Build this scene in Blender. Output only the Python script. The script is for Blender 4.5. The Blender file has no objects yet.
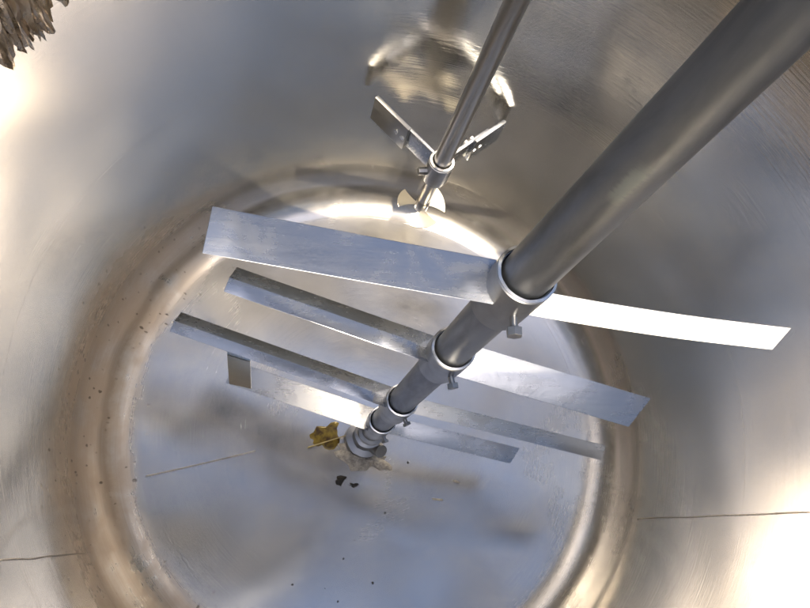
import bpy, math, random
from mathutils import Vector, Matrix, noise
R = math.radians
sc = bpy.context.scene
col = sc.collection
random.seed(7)

# ---------------------------------------------------------------- camera
cam_d = bpy.data.cameras.new('camera')
cam = bpy.data.objects.new('camera', cam_d); col.objects.link(cam)
cam_d.sensor_width = 36.0; cam_d.lens = 27.02
cam_d.clip_start = 0.02; cam_d.clip_end = 500
CAM = Vector((-0.2298, -0.2398, 1.6))
cx = Vector((0.9786, 0.0, 0.2060)); cy = Vector((-0.0734, 0.9343, 0.3489)); cz = Vector((-0.1925, -0.3565, 0.9143))
cx.normalize(); cz = (cz - cx*cz.dot(cx)).normalized(); cy = cz.cross(cx)
m = Matrix((cx, cy, cz)).transposed().to_4x4(); m.translation = CAM
cam.matrix_world = m
sc.camera = cam

# ---------------------------------------------------------------- sky and sun
SUN = Vector((-0.07, -0.585, 0.81)).normalized()          # direction towards the sun
elev = math.asin(SUN.z); azim = math.atan2(SUN.x, SUN.y)
w = bpy.data.worlds.new('World'); sc.world = w; w.use_nodes = True
nt = w.node_tree; bg = nt.nodes['Background']
sky = nt.nodes.new('ShaderNodeTexSky'); sky.sky_type = 'NISHITA'; sky.sun_disc = False
sky.sun_elevation = elev; sky.sun_rotation = azim; sky.dust_density = 3.4; sky.ozone_density = 1.6
tcw = nt.nodes.new('ShaderNodeTexCoord'); cn = nt.nodes.new('ShaderNodeTexNoise')      # scattered white clouds
cn.inputs['Scale'].default_value = 2.2; cn.inputs['Detail'].default_value = 6; cn.inputs['Roughness'].default_value = .6
cmap = nt.nodes.new('ShaderNodeMapping'); cmap.inputs['Location'].default_value = (3.1, 1.7, 0.4)
nt.links.new(tcw.outputs['Generated'], cmap.inputs[0]); nt.links.new(cmap.outputs[0], cn.inputs['Vector'])
cm = nt.nodes.new('ShaderNodeMapRange'); cm.interpolation_type = 'SMOOTHSTEP'; cm.inputs[1].default_value = .55; cm.inputs[2].default_value = .74; cm.inputs[4].default_value = .85
nt.links.new(cn.outputs[0], cm.inputs[0])
cmx = nt.nodes.new('ShaderNodeMix'); cmx.data_type = 'RGBA'; cmx.inputs[7].default_value = (9.0, 8.8, 8.5, 1)
nt.links.new(cm.outputs[0], cmx.inputs[0]); nt.links.new(sky.outputs[0], cmx.inputs[6])
nt.links.new(cmx.outputs[2], bg.inputs[0]); bg.inputs[1].default_value = 0.08
sun_d = bpy.data.lights.new('sun', 'SUN'); sun_d.energy = 2.7; sun_d.angle = R(0.5); sun_d.color = (1.0, 0.85, 0.62)
sun = bpy.data.objects.new('sun', sun_d); col.objects.link(sun)
sun.rotation_euler = SUN.to_track_quat('Z', 'Y').to_euler(); sun.location = (1.5, -1, 4)

sc.view_settings.view_transform = 'Standard'; sc.view_settings.look = 'None'
sc.view_settings.gamma = 1.0; sc.view_settings.use_curve_mapping = False
sc.view_settings.exposure = 1.55
sc.render.engine = 'CYCLES'
sc.cycles.max_bounces = 8; sc.cycles.glossy_bounces = 8; sc.cycles.diffuse_bounces = 4
sc.cycles.caustics_reflective = True; sc.cycles.blur_glossy = 0.6
sc.cycles.sample_clamp_indirect = 6.0; sc.cycles.use_denoising = True
sc.cycles.use_adaptive_sampling = True; sc.cycles.adaptive_threshold = 0.05

# ---------------------------------------------------------------- materials
class NT:
    def __init__(s, name):
        s.m = bpy.data.materials.new(name); s.m.use_nodes = True; s.t = s.m.node_tree
        s.b = s.t.nodes['Principled BSDF']
    def n(s, ty, **kw):
        x = s.t.nodes.new(ty)
        for k, v in kw.items(): setattr(x, k, v)
        return x
    def put(s, sock, v):
        if hasattr(v, 'is_output'): s.t.links.new(v, sock)
        elif v is not None: sock.default_value = v
    def math(s, op, a, b=None, c=None, clamp=False):
        x = s.n('ShaderNodeMath', operation=op, use_clamp=clamp)
        for i, v in enumerate((a, b, c)):
            if v is not None: s.put(x.inputs[i], v)
        return x.outputs[0]
    def ramp(s, v, lo, hi, a=0.0, b=1.0, smooth=True):
        x = s.n('ShaderNodeMapRange'); x.interpolation_type = 'SMOOTHSTEP' if smooth else 'LINEAR'
        s.put(x.inputs[0], v)
        for i, q in zip((1, 2, 3, 4), (lo, hi, a, b)): s.put(x.inputs[i], q)
        return x.outputs[0]
    def vec(s, x, y, z):
        c = s.n('ShaderNodeCombineXYZ')
        for i, v in enumerate((x, y, z)): s.put(c.inputs[i], v)
        return c.outputs[0]
    def noise(s, vec, scale, detail=3, rough=0.55, dist=0.0):
        x = s.n('ShaderNodeTexNoise'); s.put(x.inputs['Vector'], vec)
        x.inputs['Scale'].default_value = scale; x.inputs['Detail'].default_value = detail
        x.inputs['Roughness'].default_value = rough; x.inputs['Distortion'].default_value = dist
        return x.outputs[0]
    def mix(s, f, a, b):
        x = s.n('ShaderNodeMix', data_type='RGBA'); s.put(x.inputs[0], f); s.put(x.inputs[6], a); s.put(x.inputs[7], b)
        return x.outputs[2]
    def coords(s):
        o = s.n('ShaderNodeTexCoord').outputs['Object']
        sp = s.n('ShaderNodeSeparateXYZ'); s.t.links.new(o, sp.inputs[0])
        return o, sp.outputs[0], sp.outputs[1], sp.outputs[2]
    def bump(s, h, strength, dist, prev=None):
        b = s.n('ShaderNodeBump'); b.inputs['Strength'].default_value = strength; b.inputs['Distance'].default_value = dist
        s.put(b.inputs['Height'], h)
        if prev is not None: s.t.links.new(prev, b.inputs['Normal'])
        return b.outputs[0]

def C4(c): return (c[0], c[1], c[2], 1.0)

def tank_steel(name, rough, base, aniso, hairb):
    s = NT(name); o, x, y, z = s.coords()
    th = s.math('ARCTAN2', y, x)
    r = s.math('SQRT', s.math('ADD', s.math('MULTIPLY', x, x), s.math('MULTIPLY', y, y)))
    # position along the meridian (grows up the wall and outwards on the dish)
    mer = s.math('ADD', z, r)
    cs = s.math('COSINE', th); sn = s.math('SINE', th)
    # hairlines run round the tank: long in angle, fine along the meridian
    hair = s.noise(s.vec(s.math('MULTIPLY', cs, 2.2), s.math('MULTIPLY', sn, 2.2), s.math('MULTIPLY', mer, 230.0)), 1.0, 3, 0.6)
    hair2 = s.noise(s.vec(s.math('MULTIPLY', cs, 5.0), s.math('MULTIPLY', sn, 5.0), s.math('MULTIPLY', mer, 620.0)), 1.0, 2, 0.6)
    cloud = s.noise(o, 3.2, 5, 0.6, 0.6)
    cloud2 = s.noise(o, 11.0, 4, 0.6, 0.3)
    # greyish scale left by the product
    stain = s.ramp(s.math('ADD', cloud, s.math('MULTIPLY', cloud2, 0.35)), 0.55, 0.95)
    # brown band in the knuckle, heaviest on the -x side
    band = s.math('MULTIPLY', s.ramp(r, 0.55, 0.60), s.ramp(z, 0.40, 0.20))
    side = s.ramp(s.math('ADD', s.math('MULTIPLY', cs, -1.0), s.math('MULTIPLY', sn, -0.35)), 0.15, 0.95, 0.10, 1.0)
    band = s.math('MULTIPLY', s.math('MULTIPLY', band, side), s.ramp(s.math('ADD', cloud2, s.math('MULTIPLY', hair, .3)), 0.30, 0.80))
    # soft shading of the knuckle valley, painted into the colour as a darker line
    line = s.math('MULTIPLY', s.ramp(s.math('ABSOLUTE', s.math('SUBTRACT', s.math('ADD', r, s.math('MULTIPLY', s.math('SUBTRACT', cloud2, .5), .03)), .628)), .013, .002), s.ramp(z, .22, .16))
    # pitting: short dark flecks
    vo = s.n('ShaderNodeTexVoronoi'); vo.inputs['Scale'].default_value = 1.0
    s.put(vo.inputs['Vector'], s.vec(s.math('MULTIPLY', cs, 34.0), s.math('MULTIPLY', sn, 34.0), s.math('MULTIPLY', mer, 26.0)))
    vo.inputs['Randomness'].default_value = 1.0
    fleck = s.math('MULTIPLY', s.ramp(s.math('ADD', vo.outputs['Distance'], s.math('MULTIPLY', s.noise(o, 60, 2), .5)), 0.44, 0.34), s.ramp(cloud2, 0.45, 0.6))
    fleck = s.math('MULTIPLY', fleck, s.math('MULTIPLY', s.ramp(r, 0.50, 0.58), s.math('MULTIPLY', s.ramp(z, 0.55, 0.22), side)))
    c = s.mix(s.math('MULTIPLY', stain, 0.35), C4(base), C4((base[0]*.72, base[1]*.71, base[2]*.69)))
    c = s.mix(s.math('MULTIPLY', s.math('SUBTRACT', hair, .5), 0.5, None, True), c, C4((base[0]*.6, base[1]*.58, base[2]*.55)))
    c = s.mix(s.math('MULTIPLY', band, 0.75), c, C4((.47, .365, .275)))
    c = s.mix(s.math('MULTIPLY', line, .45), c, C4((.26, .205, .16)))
    c = s.mix(s.math('MULTIPLY', fleck, .8), c, C4((.07, .05, .035)))
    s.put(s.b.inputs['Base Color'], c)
    s.put(s.b.inputs['Metallic'], s.math('SUBTRACT', 0.985, s.math('ADD', s.math('MULTIPLY', band, .65), s.math('MULTIPLY', fleck, .5)), None, True))
    rg = s.math('ADD', rough, s.math('MULTIPLY', stain, .10))
    rg = s.math('ADD', rg, s.math('MULTIPLY', s.math('SUBTRACT', hair2, .5), .10))
    rg = s.math('ADD', rg, s.math('MULTIPLY', band, .22))
    s.put(s.b.inputs['Roughness'], rg)
    s.b.inputs['Anisotropic'].default_value = aniso
    tg = s.n('ShaderNodeTangent', direction_type='RADIAL', axis='Z'); s.t.links.new(tg.outputs[0], s.b.inputs['Tangent'])
    n1 = s.bump(hair, hairb, 0.0006)
    n2 = s.bump(s.noise(o, 4.0, 1, .5), 0.5, 0.006, n1)
    n3 = s.bump(s.math('SUBTRACT', 1.0, fleck), 0.3, 0.001, n2)
    s.put(s.b.inputs['Normal'], n3)
    return s.m

def plain_steel(name, base, rough, grain=(40, 40, 40), gr=.12, dirt=.4, dirtcol=(.16, .13, .11), bumpy=.15):
    s = NT(name); o, x, y, z = s.coords()
    mp = s.n('ShaderNodeMapping'); s.t.links.new(o, mp.inputs[0]); mp.inputs['Scale'].default_value = grain
    g = s.noise(mp.outputs[0], 1.0, 4, .6)
    cl = s.noise(o, 14, 5, .65, .5)
    d = s.math('MULTIPLY', s.ramp(cl, .42, .90), dirt)
    c = s.mix(s.math('MULTIPLY', g, .35), C4(base), C4([q*.65 for q in base]))
    c = s.mix(d, c, C4(dirtcol))
    s.put(s.b.inputs['Base Color'], c)
    s.put(s.b.inputs['Metallic'], s.math('SUBTRACT', 1.0, s.math('MULTIPLY', d, .5)))
    s.put(s.b.inputs['Roughness'], s.math('ADD', s.math('ADD', rough, s.math('MULTIPLY', s.math('SUBTRACT', g, .5), gr)), s.math('MULTIPLY', d, .3)))
    s.put(s.b.inputs['Normal'], s.bump(cl, bumpy, .003, s.bump(g, .2, .0006)))
    return s.m

def shaft_steel():
    s = NT('shaft_steel'); o, x, y, z = s.coords()
    th = s.math('ARCTAN2', y, x)
    g = s.noise(s.vec(s.math('MULTIPLY', x, 30), s.math('MULTIPLY', y, 30), s.math('MULTIPLY', z, 420)), 1.0, 3, .6)
    cl = s.noise(s.vec(s.math('MULTIPLY', x, 30), s.math('MULTIPLY', y, 30), s.math('MULTIPLY', z, 9)), 1.0, 4, .6, .4)
    base = s.mix(s.ramp(cl, .35, .75), C4((.26, .28, .32)), C4((.165, .175, .195)))
    # scuffed pale patch facing the hatch
    dz = s.math('ABSOLUTE', s.math('SUBTRACT', z, 1.285)); da = s.math('ABSOLUTE', s.math('SUBTRACT', th, R(-118)))
    p = s.math('MULTIPLY', s.ramp(s.math('ADD', dz, s.math('MULTIPLY', g, .012)), .034, .018), s.ramp(s.math('ADD', da, s.math('MULTIPLY', g, .3)), .48, .28))
    base = s.mix(s.math('MULTIPLY', p, .45), base, C4((.45, .50, .48)))
    s.put(s.b.inputs['Base Color'], base)
    s.b.inputs['Metallic'].default_value = 1.0
    s.put(s.b.inputs['Roughness'], s.math('ADD', s.math('ADD', .36, s.math('MULTIPLY', cl, .12)), s.math('MULTIPLY', p, .12)))
    s.put(s.b.inputs['Normal'], s.bump(g, .18, .0004))
    return s.m

def crust_mat(name, a, b, rough=.7, sc_=60, bm=.5):
    s = NT(name); o, *_ = s.coords()
    n1 = s.noise(o, sc_, 5, .65, .3)
    s.put(s.b.inputs['Base Color'], s.mix(s.ramp(n1, .35, .65), C4(a), C4(b)))
    s.b.inputs['Roughness'].default_value = rough
    s.put(s.b.inputs['Normal'], s.bump(n1, bm, .004))
    return s.m

BASE = (.77, .745, .70)
M = {
 'wall': tank_steel('brushed_tank_wall', .085, BASE, .65, .33),
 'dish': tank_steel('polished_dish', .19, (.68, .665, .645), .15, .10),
 'blade': plain_steel('blade_steel', (.43, .455, .50), .25, (12, 160, 160), .14, .4),
 'sanded': plain_steel('sanded_blade_steel', (.72, .71, .70), .36, (12, 160, 160), .12, .15),
 'collar': plain_steel('collar_steel', (.34, .35, .37), .33, (60, 60, 60), .15, .5, (.10, .09, .085)),
 'rim': plain_steel('worn_rim_steel', (.72, .72, .72), .22, (60, 60, 60), .1, .15),
 'shaft': shaft_steel(),
 'shaft2': plain_steel('mixer_shaft_steel', (.50, .49, .47), .30, (30, 30, 60), .08, .2, bumpy=.02),
 'prop': plain_steel('propeller_steel', (.74, .70, .60), .36, (60, 60, 60), .1, .3, (.40, .33, .22)),
 'weld': plain_steel('weld_bead', (.50, .46, .42), .36, (90, 90, 90), .2, .6, (.2, .15, .11), .4),
 'lid': plain_steel('lid_steel', (.55, .54, .52), .40, (20, 20, 20), .15, .5),
 'amber': crust_mat('amber_residue', (.26, .19, .02), (.06, .035, .012), .22, 40, .08),
 'white': crust_mat('white_residue', (.62, .60, .56), (.35, .33, .31), .75, 120),
 'black': crust_mat('black_residue', (.012, .011, .010), (.04, .035, .03), .5, 90),
 'crust': plain_steel('peeling_residue', (.66, .57, .47), .26, (30, 30, 12), .2, .45, (.14, .085, .05), .6),
 'straw': crust_mat('straw', (.62, .52, .25), (.45, .36, .15), .5, 60),
}

# ---------------------------------------------------------------- mesh helpers
class MB:
    def __init__(s): s.v = []; s.f = []
    def add(s, v, f):
        k = len(s.v); s.v += [tuple(q) for q in v]; s.f += [tuple(i + k for i in t) for t in f]; return s
    def lathe(s, prof, n=48, axis=(0, 0, 0), closed=False, a0=0, a1=2*math.pi, wob=0.0):
        full = abs(a1 - a0 - 2*math.pi) < 1e-6
        cols = n if full else n + 1; v = []; f = []; k = len(prof)
        for i in range(cols):
            a = a0 + (a1 - a0)*i/n
            for (r, z) in prof:
                rr = r*(1 + wob*noise.noise((math.cos(a)*3, math.sin(a)*3, z*40)))
                v.append((axis[0] + rr*math.cos(a), axis[1] + rr*math.sin(a), axis[2] + z))
        for i in range(n):
            j = (i + 1) % cols
            for q in range(k if closed else k - 1):
                p = (q + 1) % k
                f.append((i*k + q, j*k + q, j*k + p, i*k + p))
        return s.add(v, f)
    def prism(s, poly, a, b, ca=None):
        # poly: list of 3D offsets, extruded between points a and b
        n = len(poly); A = Vector(a); B = Vector(b)
        v = [A + Vector(p) for p in poly] + [B + Vector(p) for p in (ca or poly)]
        f = [tuple(range(n))[::-1], tuple(range(n, 2*n))] + [(i, (i + 1) % n, n + (i + 1) % n, n + i) for i in range(n)]
        return s.add(v, f)
    def cyl(s, a, b, r0, r1=None, n=24):
        r1 = r0 if r1 is None else r1
        A = Vector(a); B = Vector(b); d = (B - A).normalized()
        e1 = d.orthogonal().normalized(); e2 = d.cross(e1)
        ring = lambda r: [(e1*math.cos(t) + e2*math.sin(t))*r for t in (2*math.pi*i/n for i in range(n))]
        return s.prism(ring(r0), A, B, ring(r1))
    def box(s, c, hx, hy, hz, ux=(1, 0, 0), uy=(0, 1, 0)):
        ux = Vector(ux).normalized(); uy = Vector(uy).normalized(); uz = ux.cross(uy); c = Vector(c)
        p = [ux*a*hx + uy*b*hy for a, b in ((-1, -1), (1, -1), (1, 1), (-1, 1))]
        return s.prism(p, c - uz*hz, c + uz*hz)
    def build(s, name, mat, parent=None, smooth=False, bevel=0.0, seg=2, recalc=True, sharp=32):
        me = bpy.data.meshes.new(name); me.from_pydata(s.v, [], s.f); me.update()
        if recalc:
            import bmesh
            bm = bmesh.new(); bm.from_mesh(me); bmesh.ops.recalc_face_normals(bm, faces=bm.faces)
            if bevel > 0:
                eds = [e for e in bm.edges if len(e.link_faces) == 2 and e.calc_face_angle(0) > R(25)]
                bmesh.ops.bevel(bm, geom=eds, offset=bevel, segments=seg, affect='EDGES', profile=.6)
            bm.to_mesh(me); bm.free()
        me.materials.append(M[mat])
        o = bpy.data.objects.new(name, me); col.objects.link(o)
        if parent is not None: o.parent = parent
        if smooth:
            for p in me.polygons: p.use_smooth = True
            me.set_sharp_from_angle(angle=R(sharp))
        return o

def empty(name, loc, label, cat, group=None):
    o = bpy.data.objects.new(name, None); col.objects.link(o); o.location = loc
    o['label'] = label; o['category'] = cat
    if group: o['group'] = group
    return o
def tag(o, label, cat, group=None):
    o['label'] = label; o['category'] = cat
    if group: o['group'] = group
    return o

# ---------------------------------------------------------------- the tank
TC = (0.010, 0.045, 0.0)        # tank axis
RW = 0.668; TOP = 1.62
tank = empty('mixing_tank', TC, 'open stainless steel mixing tank seen from inside, with brushed wall and dished bottom', 'tank')

DEEP = 0.088
def dish_z(r):
    # shallow dish, then the knuckle that turns up into the wall
    if r < 0.575: return 0.058 - DEEP + DEEP*(r/0.575)**2
    t = min(1.0, (r - 0.575)/(RW - 0.575))
    a = math.asin(t)
    return 0.058 + 0.0285*t + 0.105*(1 - math.cos(a))

DA, WA = .0085, .0055
def dent(x, y, z, amp):
    return amp*(noise.noise((x*2.6 + 7, y*2.6, z*2.6)) + .26*noise.noise((x*6, y*6 + 3, z*6)))

def lathe_surface(prof, n, amp):
    v = []; f = []; k = len(prof)
    for i in range(n):
        a = 2*math.pi*i/n; ca, sa = math.cos(a), math.sin(a)
        for q, (r, z) in enumerate(prof):
            p0 = prof[max(q - 1, 0)]; p1 = prof[min(q + 1, k - 1)]
            tr, tz = p1[0] - p0[0], p1[1] - p0[1]; L = math.hypot(tr, tz) or 1
            d = dent(r*ca, r*sa, z, amp + (WA - amp)*max(0, min(1, (r - .575)/(RW - .575)))) * min(1, r/.08)
            if r > RW - 1e-5: tr, tz, L = 0, 1, 1
            rr = r - tz/L*d; zz = z + tr/L*d
            v.append((rr*ca, rr*sa, zz))
    for i in range(n):
        j = (i + 1) % n
        for q in range(k - 1):
            f.append((i*k + q, j*k + q, j*k + q + 1, i*k + q + 1))
    return v, f

dr = [0.004 + 0.571*i/60 for i in range(61)]
kr = [RW - (RW - .575)*(1 - math.sin(math.pi/2*i/24)) for i in range(1, 25)]
prof = [(r, dish_z(r)) for r in dr + kr]
KZ = prof[-1][1]
b = MB(); v, f = lathe_surface(prof, 200, DA); b.add(v, f)
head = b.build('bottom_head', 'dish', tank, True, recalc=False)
nz = 90
wp = [(RW, KZ + (TOP - KZ)*i/nz) for i in range(nz + 1)]
b = MB(); v, f = lathe_surface(wp, 200, WA); b.add(v, f)
wall = b.build('wall', 'wall', tank, True, recalc=False)
# outer skin and rolled rim
b = MB(); b.lathe([(RW + .004, KZ), (RW + .006, TOP), (RW + .03, TOP + .002), (RW + .03, TOP + .012), (RW - .003, TOP + .012), (RW - .003, TOP + .001)], 96)
rim = b.build('top_flange', 'lid', tank, True)
b = MB(); b.lathe([(r + .006, z - .008) for r, z in prof[::6]] + [(RW + .006, KZ + .01)], 72)
b.build('outer_head', 'lid', tank, True)

def bead_path(pts, r, name, parent, mat='weld', nrm=None):
    v = []; f = []; n = 6; m_ = len(pts)
    for i, p in enumerate(pts):
        p = Vector(p); d = (Vector(pts[min(i + 1, m_ - 1)]) - Vector(pts[max(i - 1, 0)])).normalized()
        e1 = Vector(nrm(p)); e1 = (e1 - d*e1.dot(d)).normalized(); e2 = d.cross(e1)
        rr = r*(1 + .35*math.sin(i*2.1) + .3*noise.noise(p*60))
        for k in range(n):
            t = 2*math.pi*k/n
            v.append(p + e1*(math.sin(t)*rr*.35) + e2*(math.cos(t)*rr))
    for i in range(m_ - 1):
        for k in range(n):
            f.append((i*n + k, i*n + (k + 1) % n, (i + 1)*n + (k + 1) % n, (i + 1)*n + k))
    return MB().add(v, f).build(name, mat, parent, True)

def wall_pt(a, z):
    ca, sa = math.cos(a), math.sin(a); d = dent(RW*ca, RW*sa, z, WA)
    return ((RW - d)*ca, (RW - d)*sa, z)
def head_pt(r, a):
    ca, sa = math.cos(a), math.sin(a); z = dish_z(r); return (r*ca, r*sa, z + dent(r*ca, r*sa, z, DA)*min(1, r/.08))
inward = lambda p: (-p[0], -p[1], 0)
upish = lambda p: (-p[0]*.15, -p[1]*.15, 1)
bead_path([wall_pt(2*math.pi*i/700, .556) for i in range(701)], .0006, 'weld_seam', wall, 'wall', inward)
for a in (-151.8, -21.8):
    bead_path([wall_pt(R(a) + .004*noise.noise((z*9, a, 0)), z) for z in (KZ + .02 + (1.58 - KZ)*i/400 for i in range(401)) if z < TOP - .01], .0017, 'weld_seam', wall, 'weld', inward)
bead_path([head_pt(.578, 2*math.pi*i/600) for i in range(601)], .0010, 'weld_seam', head, 'dish', upish)
bead_path([head_pt(.30 + .25*i/120, R(196.5)) for i in range(121)], .0020, 'weld_seam', head, 'weld', upish)

# half lid for the shafts (added, unseen; reach set to trim sky and sun)
LY = 0.36
v = []; f = []
th0 = math.asin(LY/RW)
arc = [(RW*math.cos(t), RW*math.sin(t)) for t in (th0 + (math.pi - 2*th0)*i/60 for i in range(61))]
lid = MB().prism([(x, y, 0) for x, y in arc], (0, 0, TOP + .014), (0, 0, TOP + .022)).build('lid', 'lid', tank)

bu = Vector((math.cos(R(-24)), math.sin(R(-24)), 0)); bv = Vector((-bu.y, bu.x, 0))
MB().box(Vector((-TC[0] + .02, -TC[1] - .0, TOP + .035)),   .66, .024, .020, bu, bv).build('support_beam', 'lid', tank, True, .002)
# ---------------------------------------------------------------- main agitator
ag = empty('agitator', (0, 0, 0), 'large paddle agitator on a thick grey shaft standing on the tank bottom', 'agitator')
RS = 0.0255
MB().lathe([(0.0005, .16), (RS*.97, .16), (RS*.97, .17), (RS, .175), (RS, 1.11), (.0245, 1.17), (.0230, 1.26), (.0215, 1.36), (.0200, 1.48), (.0195, 1.80), (.0005, 1.80)], 64).build('shaft', 'shaft', ag, True)

def dirv(a): return Vector((math.cos(R(a)), math.sin(R(a)), 0))
def blade(ang, z, r0, r1, prof, th=.004, mat='blade', name='blade', endcut=0.0, side=1, curl=None, bevel=.0006, rise=0.0):
    """plate or folded plate along one arm. prof: (s, dz) points across the arm, s>0 = far side (+y)"""
    u = dirv(ang); p = Vector((-u.y, u.x, 0))
    if p.y < 0: p = -p
    n = len(prof); zz = Vector((0, 0, 1))
    # underside: offset along averaged normals
    nr = []
    for i in range(n):
        a = prof[max(i - 1, 0)]; c = prof[min(i + 1, n - 1)]
        dx, dz = c[0] - a[0], c[1] - a[1]; L = math.hypot(dx, dz); q = (dz/L, -dx/L)
        nr.append(q if q[1] < 0 else (-q[0], -q[1]))
    loop = list(prof) + [(prof[i][0] + nr[i][0]*th + th*((i == 0) - (i == n - 1)), prof[i][1] + nr[i][1]*th) for i in range(n - 1, -1, -1)]
    K = 14; v = []; f = []; k = len(loop)
    for i in range(K + 1):
        t = i/K
        for j, (s_, d_) in enumerate(loop):
            s2, d2 = s_, d_
            if curl:  s2, d2 = curl(t, j, s_, d_)
            rad = r0 + (r1 - r0 - endcut*(.5 - (s_ - prof[0][0])/((prof[-1][0] - prof[0][0]) or 1)))*t
            w_ = .0012*noise.noise((t*3 + ang, z*9, 1))
            v.append(Vector((0, 0, z)) + u*rad + p*s2 + zz*(d2 + w_ + rise*t*t))
    f.append(tuple(range(k))[::-1]); f.append(tuple(K*k + j for j in range(k)))
    for i in range(K):
        for j in range(k):
            f.append((i*k + j, i*k + (j + 1) % k, (i + 1)*k + (j + 1) % k, (i + 1)*k + j))
    return MB().add(v, f).build(name, mat, ag, True, bevel, sharp=13)

def flat(width, tilt):      # near edge low, far edge high
    h = width/2; return [(-h*math.cos(R(tilt)), -h*math.sin(R(tilt))), (h*math.cos(R(tilt)), h*math.sin(R(tilt)))]
def fold(near, tn, far, tf, up=0.0):
    return [(-near*math.cos(R(tn)), up - near*math.sin(R(tn))), (0, up), (far*math.cos(R(tf)), up - far*math.sin(R(tf)))]

def collar(z0, z1, ro, bolt_ang, bl=.02, name='collar'):
    c = MB().lathe([(RS + .0005, z0), (ro - .002, z0), (ro, z0 + .002), (ro, z1 - .0012), (ro - .0015, z1), (RS + .0016, z1), (RS + .0004, z1 - .004)], 56, wob=.006).build(name, 'collar', ag, True)
    MB().lathe([(RS + .0020, z1 + .0003), (ro - .001, z1 + .0003), (ro - .0004, z1 + .0022), (RS + .0028, z1 + .0030)], 56, closed=True, wob=.02).build('rim', 'rim', c, True)
    d = dirv(bolt_ang); zc = (z0*.45 + z1*.55)
    a = d*(ro - .002) + Vector((0, 0, zc)); e = d*(ro + bl*.55) + Vector((0, 0, zc))
    MB().cyl(a, e, .0042, n=14).build('bolt', 'collar', c, True)
    MB().cyl(e, d*(ro + bl) + Vector((0, 0, zc)), .0085, n=6).build('bolt_head', 'collar', c, False, .0008)
    # weld fillets where the arms leave the collar
    return c

def near_hub(width, z):     # blends a fold to the flat collar end
    def g(t, j, s_, d_):
        k = max(0, 1 - t/.16); k = k*k*(3 - 2*k)
        return s_, d_*(1 - .0*k) - .010*k*(1 if j in (1, 4) else 0)
    return g

# paddle at the top
collar(1.005, 1.090, .0315, -92, .021)
blade(174.2, 1.060, .022, .309, flat(.048, 8))
blade(-6.2, 1.052, .022, .297, fold(.027, 30, .018, 64, .006), endcut=.020, rise=.026, mat='sanded')
# second
collar(.752, .832, .0315, -80, .017)
blade(163.8, .800, .022, .320, fold(.021, 10, .030, 34, .006), curl=near_hub(.03, .8))
blade(-13.4, .796, .022, .302, flat(.050, 24), endcut=.020)
# third, the long one
collar(.395, .485, .0315, -66, .013)
blade(163.0, .470, .022, .448, fold(.021, 10, .030, 34, .006), curl=near_hub(.03, .43))
blade(-11.5, .466, .022, .424, flat(.038, -22), endcut=.016)
# fourth, just above the foot
collar(.180, .268, .0315, -72, .014)
blade(163.6, .238, .022, .352, flat(.058, -14))
blade(-11.6, .235, .022, .326, flat(.040, 18), endcut=.014)

# folded plate hanging from the near edge of the long left blade
c4 = [Vector((-.3335, .0885, .415)), Vector((-.289, .077, .415)), Vector((-.2844, .0339, .370)), Vector((-.3276, .0419, .370))]
n_ = (c4[1] - c4[0]).cross(c4[3] - c4[0]).normalized()*.004
if n_.z > 0: n_ = -n_
hp = MB().prism([q - c4[0] for q in c4], c4[0], c4[0] + n_).build('hook_plate', 'sanded', ag, True, .0006)
MB().prism([(0, 0, 0), c4[1] - c4[0], c4[1] - c4[0] + Vector((.004, .022, .012)), Vector((.004, .022, .012))], c4[0] + Vector((0, .001, .0015)), c4[0] + Vector((0, .003, -.003))).build('lip', 'rim', hp, True, .0006)
# foot: steady bearing with rings and a stub
foot = MB().lathe([(.0005, -.02), (.050, -.02), (.050, .006), (.034, .010), (.032, .034), (.026, .036), (.026, .050), (.036, .052), (.036, .070), (.027, .072), (.027, .105), (.034, .107), (.034, .125), (.026, .128), (.026, .182), (.0005, .182)], 40, wob=.05).build('foot_bearing', 'collar', ag, True)
MB().cyl((.018, -.018, .012), (.036, -.040, .046), .019, .017, 22).build('stub_pipe', 'collar', foot, True, .0015)

# ---------------------------------------------------------------- second mixer, by the far wall
HX, HY, HZ = .083, .527, .49
mx = empty('propeller_mixer', (HX, HY, .31), 'slim mixer shaft with two forward arms and small propeller beside the far wall', 'mixer')
def L(v): return Vector(v) - Vector((HX, HY, .31))
r2 = .0195
MB().lathe([(.0005, 0.0), (r2*.7, .0), (r2*.74, .01), (r2*.74, .115), (r2, .12), (r2, 1.49), (.0005, 1.49)], 48).build('shaft', 'shaft2', mx, True)
hz = HZ - .31
hub = MB().lathe([(r2*.8, hz - .055), (.027, hz - .05), (.029, hz - .03), (.029, hz + .016), (.026, hz + .018), (r2 + .001, hz + .012)], 40, wob=.02).build('collar', 'collar', mx, True)
MB().lathe([(r2 + .002, hz + .017), (.028, hz + .017), (.0275, hz + .021), (r2 + .003, hz + .0215)], 40, closed=True).build('rim', 'rim', hub, True)
MB().cyl((-.025, -.006, hz - .016), (-.046, -.010, hz - .016), .009, n=8).build('bolt', 'collar', hub, False, .001)
for tip, lab in (((-.060, .672), 0), ((.226, .655), 1)):
    d = Vector((tip[0] - HX, tip[1] - HY, 0)); ln = d.length; d.normalize(); n_ = Vector((-d.y, d.x, 0))
    arm = MB().box(d*(.024 + ln*.33) + Vector((0, 0, hz - .006)), ln*.33, .0040, .027, d, n_).build('arm', 'blade', mx, True, .0007)
    MB().box(d*(ln*.74) + n_*(.0090*(1 if lab == 0 else -1)) + Vector((0, 0, hz - .004)), ln*.26, .0050, .036, d, n_).build('paddle_plate', 'collar' if lab == 0 else 'blade', arm, True, .0007)
    for k in (.52, .62):
        c_ = d*(ln*k) + Vector((0, 0, hz - .004)); MB().cyl(c_ - n_*.016, c_ + n_*.016, .007, n=6).build('bolt', 'rim', arm, False, .0006)
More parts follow.
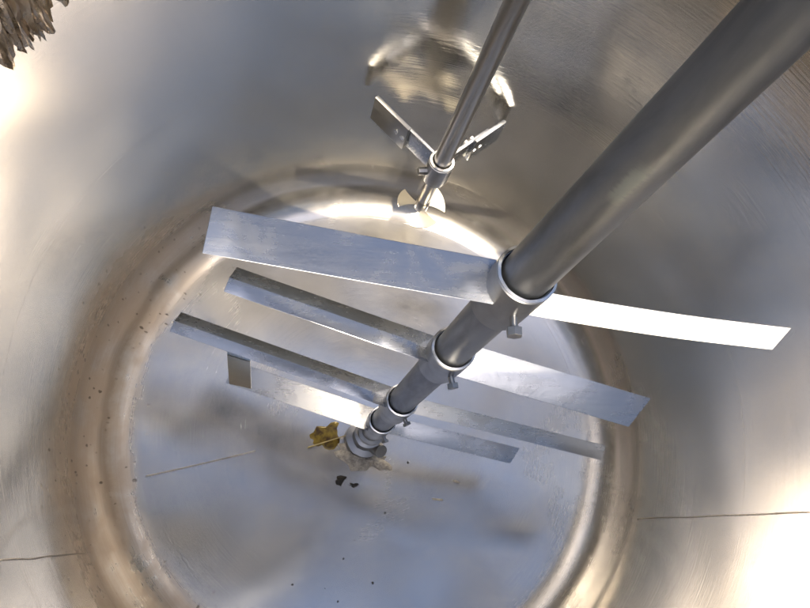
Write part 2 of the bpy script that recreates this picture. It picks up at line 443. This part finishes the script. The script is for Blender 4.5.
ph = MB().lathe([(.0005, -.014), (.012, -.012), (.0165, -.004), (.0165, .028), (.014, .032)], 32).build('propeller_hub', 'shaft2', mx, True)
for k, a in enumerate((-84, 24, 163)):
    v = []; f = []; nr_, na = 7, 9
    for i in range(nr_ + 1):
        rr = .012 + .050*i/nr_; half = R(14 + 18*(i/nr_)**.7)
        for j in range(na + 1):
            t = (j/na*2 - 1)*half
            v.append((rr*math.cos(R(a) + t), rr*math.sin(R(a) + t), .006 + math.sin(t)*rr*.30))
    n1 = len(v); v += [(x, y, z - .003) for x, y, z in v]
    for i in range(nr_):
        for j in range(na):
            q = i*(na + 1) + j; qq = (q, q + 1, q + na + 2, q + na + 1); f.append(qq); f.append(tuple(n1 + t for t in qq[::-1]))
    rimi = [j for j in range(na + 1)] + [i*(na + 1) + na for i in range(1, nr_ + 1)] + [nr_*(na + 1) + j for j in range(na - 1, -1, -1)] + [i*(na + 1) for i in range(nr_ - 1, 0, -1)]
    for i in range(len(rimi)):
        a_, b_ = rimi[i], rimi[(i + 1) % len(rimi)]; f.append((a_, n1 + a_, n1 + b_, b_))
    MB().add(v, f).build('propeller_blade', 'prop', mx, True)

# ---------------------------------------------------------------- residue on the tank bottom
def floor_z(x, y):
    rx, ry = x - TC[0], y - TC[1]; r = math.hypot(rx, ry); z = dish_z(r)
    return z + dent(rx, ry, z, DA)*min(1, r/.08)
def blob(name, mat, x, y, rx, ry, h, seed, rot=0, rough=.35, n=26, m_=7):
    v = [(0, 0, h)]; f = []
    for i in range(1, m_ + 1):
        for k in range(n):
            t = 2*math.pi*k/n; e = 1 + rough*noise.noise((math.cos(t)*1.6 + seed, math.sin(t)*1.6, seed)) + rough*.6*noise.noise((math.cos(t)*5 + seed, math.sin(t)*5, seed))
            q = i/m_; lx, ly = rx*q*e*math.cos(t), ry*q*e*math.sin(t)
            ux, uy = lx*math.cos(rot) - ly*math.sin(rot), lx*math.sin(rot) + ly*math.cos(rot)
            hh = h*(1 - q*q) * (1 + .8*noise.noise((ux*90 + seed, uy*90, 0)))
            v.append((ux, uy, hh + floor_z(x + ux, y + uy) - floor_z(x, y) - (.002 if i == m_ else 0)))
    for k in range(n): f.append((0, 1 + k, 1 + (k + 1) % n))
    for i in range(m_ - 1):
        for k in range(n):
            f.append((1 + i*n + k, 1 + (i + 1)*n + k, 1 + (i + 1)*n + (k + 1) % n, 1 + i*n + (k + 1) % n))
    o = MB().add(v, f).build(name, mat, None, True); o.location = (x, y, floor_z(x, y) + .0005); return o
tag(blob('amber_residue', 'amber', -.100, .008, .046, .036, .0010, 3.1, .4, .55), 'amber brown sticky residue beside the foot of the agitator', 'residue')
tag(blob('white_residue', 'white', .012, -.050, .062, .032, .012, 9.4, -.3, .9), 'white crusty residue around the foot of the agitator', 'residue')
tag(blob('black_flake', 'black', -.058, -.106, .016, .011, .006, 5.2, .3, .6), 'larger black flake lying below the agitator foot', 'flake')
tag(blob('black_flake', 'black', -.024, -.117, .013, .006, .003, 6.7, .1, .8), 'small broken black flake right of the larger black flake', 'flake')
st = MB(); st.cyl((-.146, -.026, floor_z(-.146, -.026) + .006), (-.050, .006, floor_z(-.05, .006) + .018), .0016, .0013, 8)
tag(st.build('stick', 'straw', None, True), 'thin pale stick lying across the amber residue', 'stick')
specks = ((.058, -.185, .005, 'black speck between the black flakes and the bottom edge, right of the shaft foot'),
          (-.047, -.292, .0045, 'black speck on the tank bottom, middle of the lower group and highest in it'),
          (.025, -.346, .006, 'black speck on the tank bottom, rightmost of the lower group'),
          (-.166, -.346, .005, 'black speck on the tank bottom, leftmost of the lower group'),
          (-.058, -.384, .0045, 'black speck on the tank bottom, nearest the lower edge of the picture'),
          (.12, -.058, .006, 'lone black speck under the lowest right blade, nearest the agitator foot'),
          (-.09, -.356, .003, 'very faint tiny speck just left of the lowest speck on the tank bottom'),
          (-.02, -.25, .003, 'very faint tiny speck below the two black flakes on the tank bottom'))
for i, (x, y, s_, lab) in enumerate(specks):
    tag(blob('dirt_speck', 'black', x, y, s_*.7, s_*.5, .002, i*1.7, i, .5, 12, 3), lab, 'speck', 'black specks on the tank bottom')
tag(blob('white_fleck', 'white', .247, -.105, .013, .004, .003, 2.2, -.3, .6, 14, 3), 'small white fleck below the lowest right blade', 'fleck')
tag(blob('white_fleck', 'white', .197, -.151, .020, .003, .0015, 4.2, -.1, .6, 14, 3), 'long faint white scrape mark on the tank bottom right of the foot', 'fleck')

# ---------------------------------------------------------------- peeling crust high on the wall
cr = empty('residue_crust', (TC[0] + RW*math.cos(R(151)), TC[1] + RW*math.sin(R(151)), .98), 'peeling brown and white residue crust hanging high on the wall, top left corner', 'residue')
def wl(a, z, off):
    ca, sa = math.cos(a), math.sin(a); return Vector((TC[0] + (RW - off)*ca, TC[1] + (RW - off)*sa, z)) - cr.location
def sheet(a_lo, a_hi, z_top, z_lo, seed, mat, lift):
    na, nz_ = 26, 22; v = []; f = []
    for i in range(na + 1):
        t = i/na; a = R(a_lo + (a_hi - a_lo)*t)
        lo = z_lo + .040*noise.noise((t*4 + seed, seed, 0)) + .014*noise.noise((t*17 + seed, seed, 3))
        for k in range(nz_ + 1):
            q = k/nz_; z = z_top + (lo - z_top)*q
            off = .003 + lift*q*q*(.6 + noise.noise((t*6, q*2, seed))) + .012*abs(noise.noise((t*9 + seed, q*3, 5))) + .006*noise.noise((t*25 + seed, q*9, 2))
            v.append(wl(a + R(.8)*q*noise.noise((t*7, q*4, seed + 8)), z, max(.002, off)))
    n1 = len(v); v += [p + Vector((p.x + cr.location.x - TC[0], p.y + cr.location.y - TC[1], 0)).normalized()*.0012 for p in v]
    W_ = nz_ + 1
    for i in range(na):
        for k in range(nz_):
            q = (i*W_ + k, (i + 1)*W_ + k, (i + 1)*W_ + k + 1, i*W_ + k + 1); f.append(q); f.append(tuple(n1 + j for j in q[::-1]))
    ring = [i*W_ for i in range(na + 1)] + [na*W_ + k for k in range(1, W_)] + [i*W_ + nz_ for i in range(na - 1, -1, -1)] + [k for k in range(nz_ - 1, 0, -1)]
    for i in range(len(ring)):
        p, q = ring[i], ring[(i + 1) % len(ring)]; f.append((p, q, n1 + q, n1 + p))
    MB().add(v, f).build('flake', mat, cr, True)
sheet(152.5, 161.0, 1.16, .905, 2.3, 'crust', .007)
sheet(149.0, 154.2, 1.14, .905, 5.1, 'crust', .005)
sheet(145.8, 150.4, 1.12, .925, 8.7, 'crust', .006)
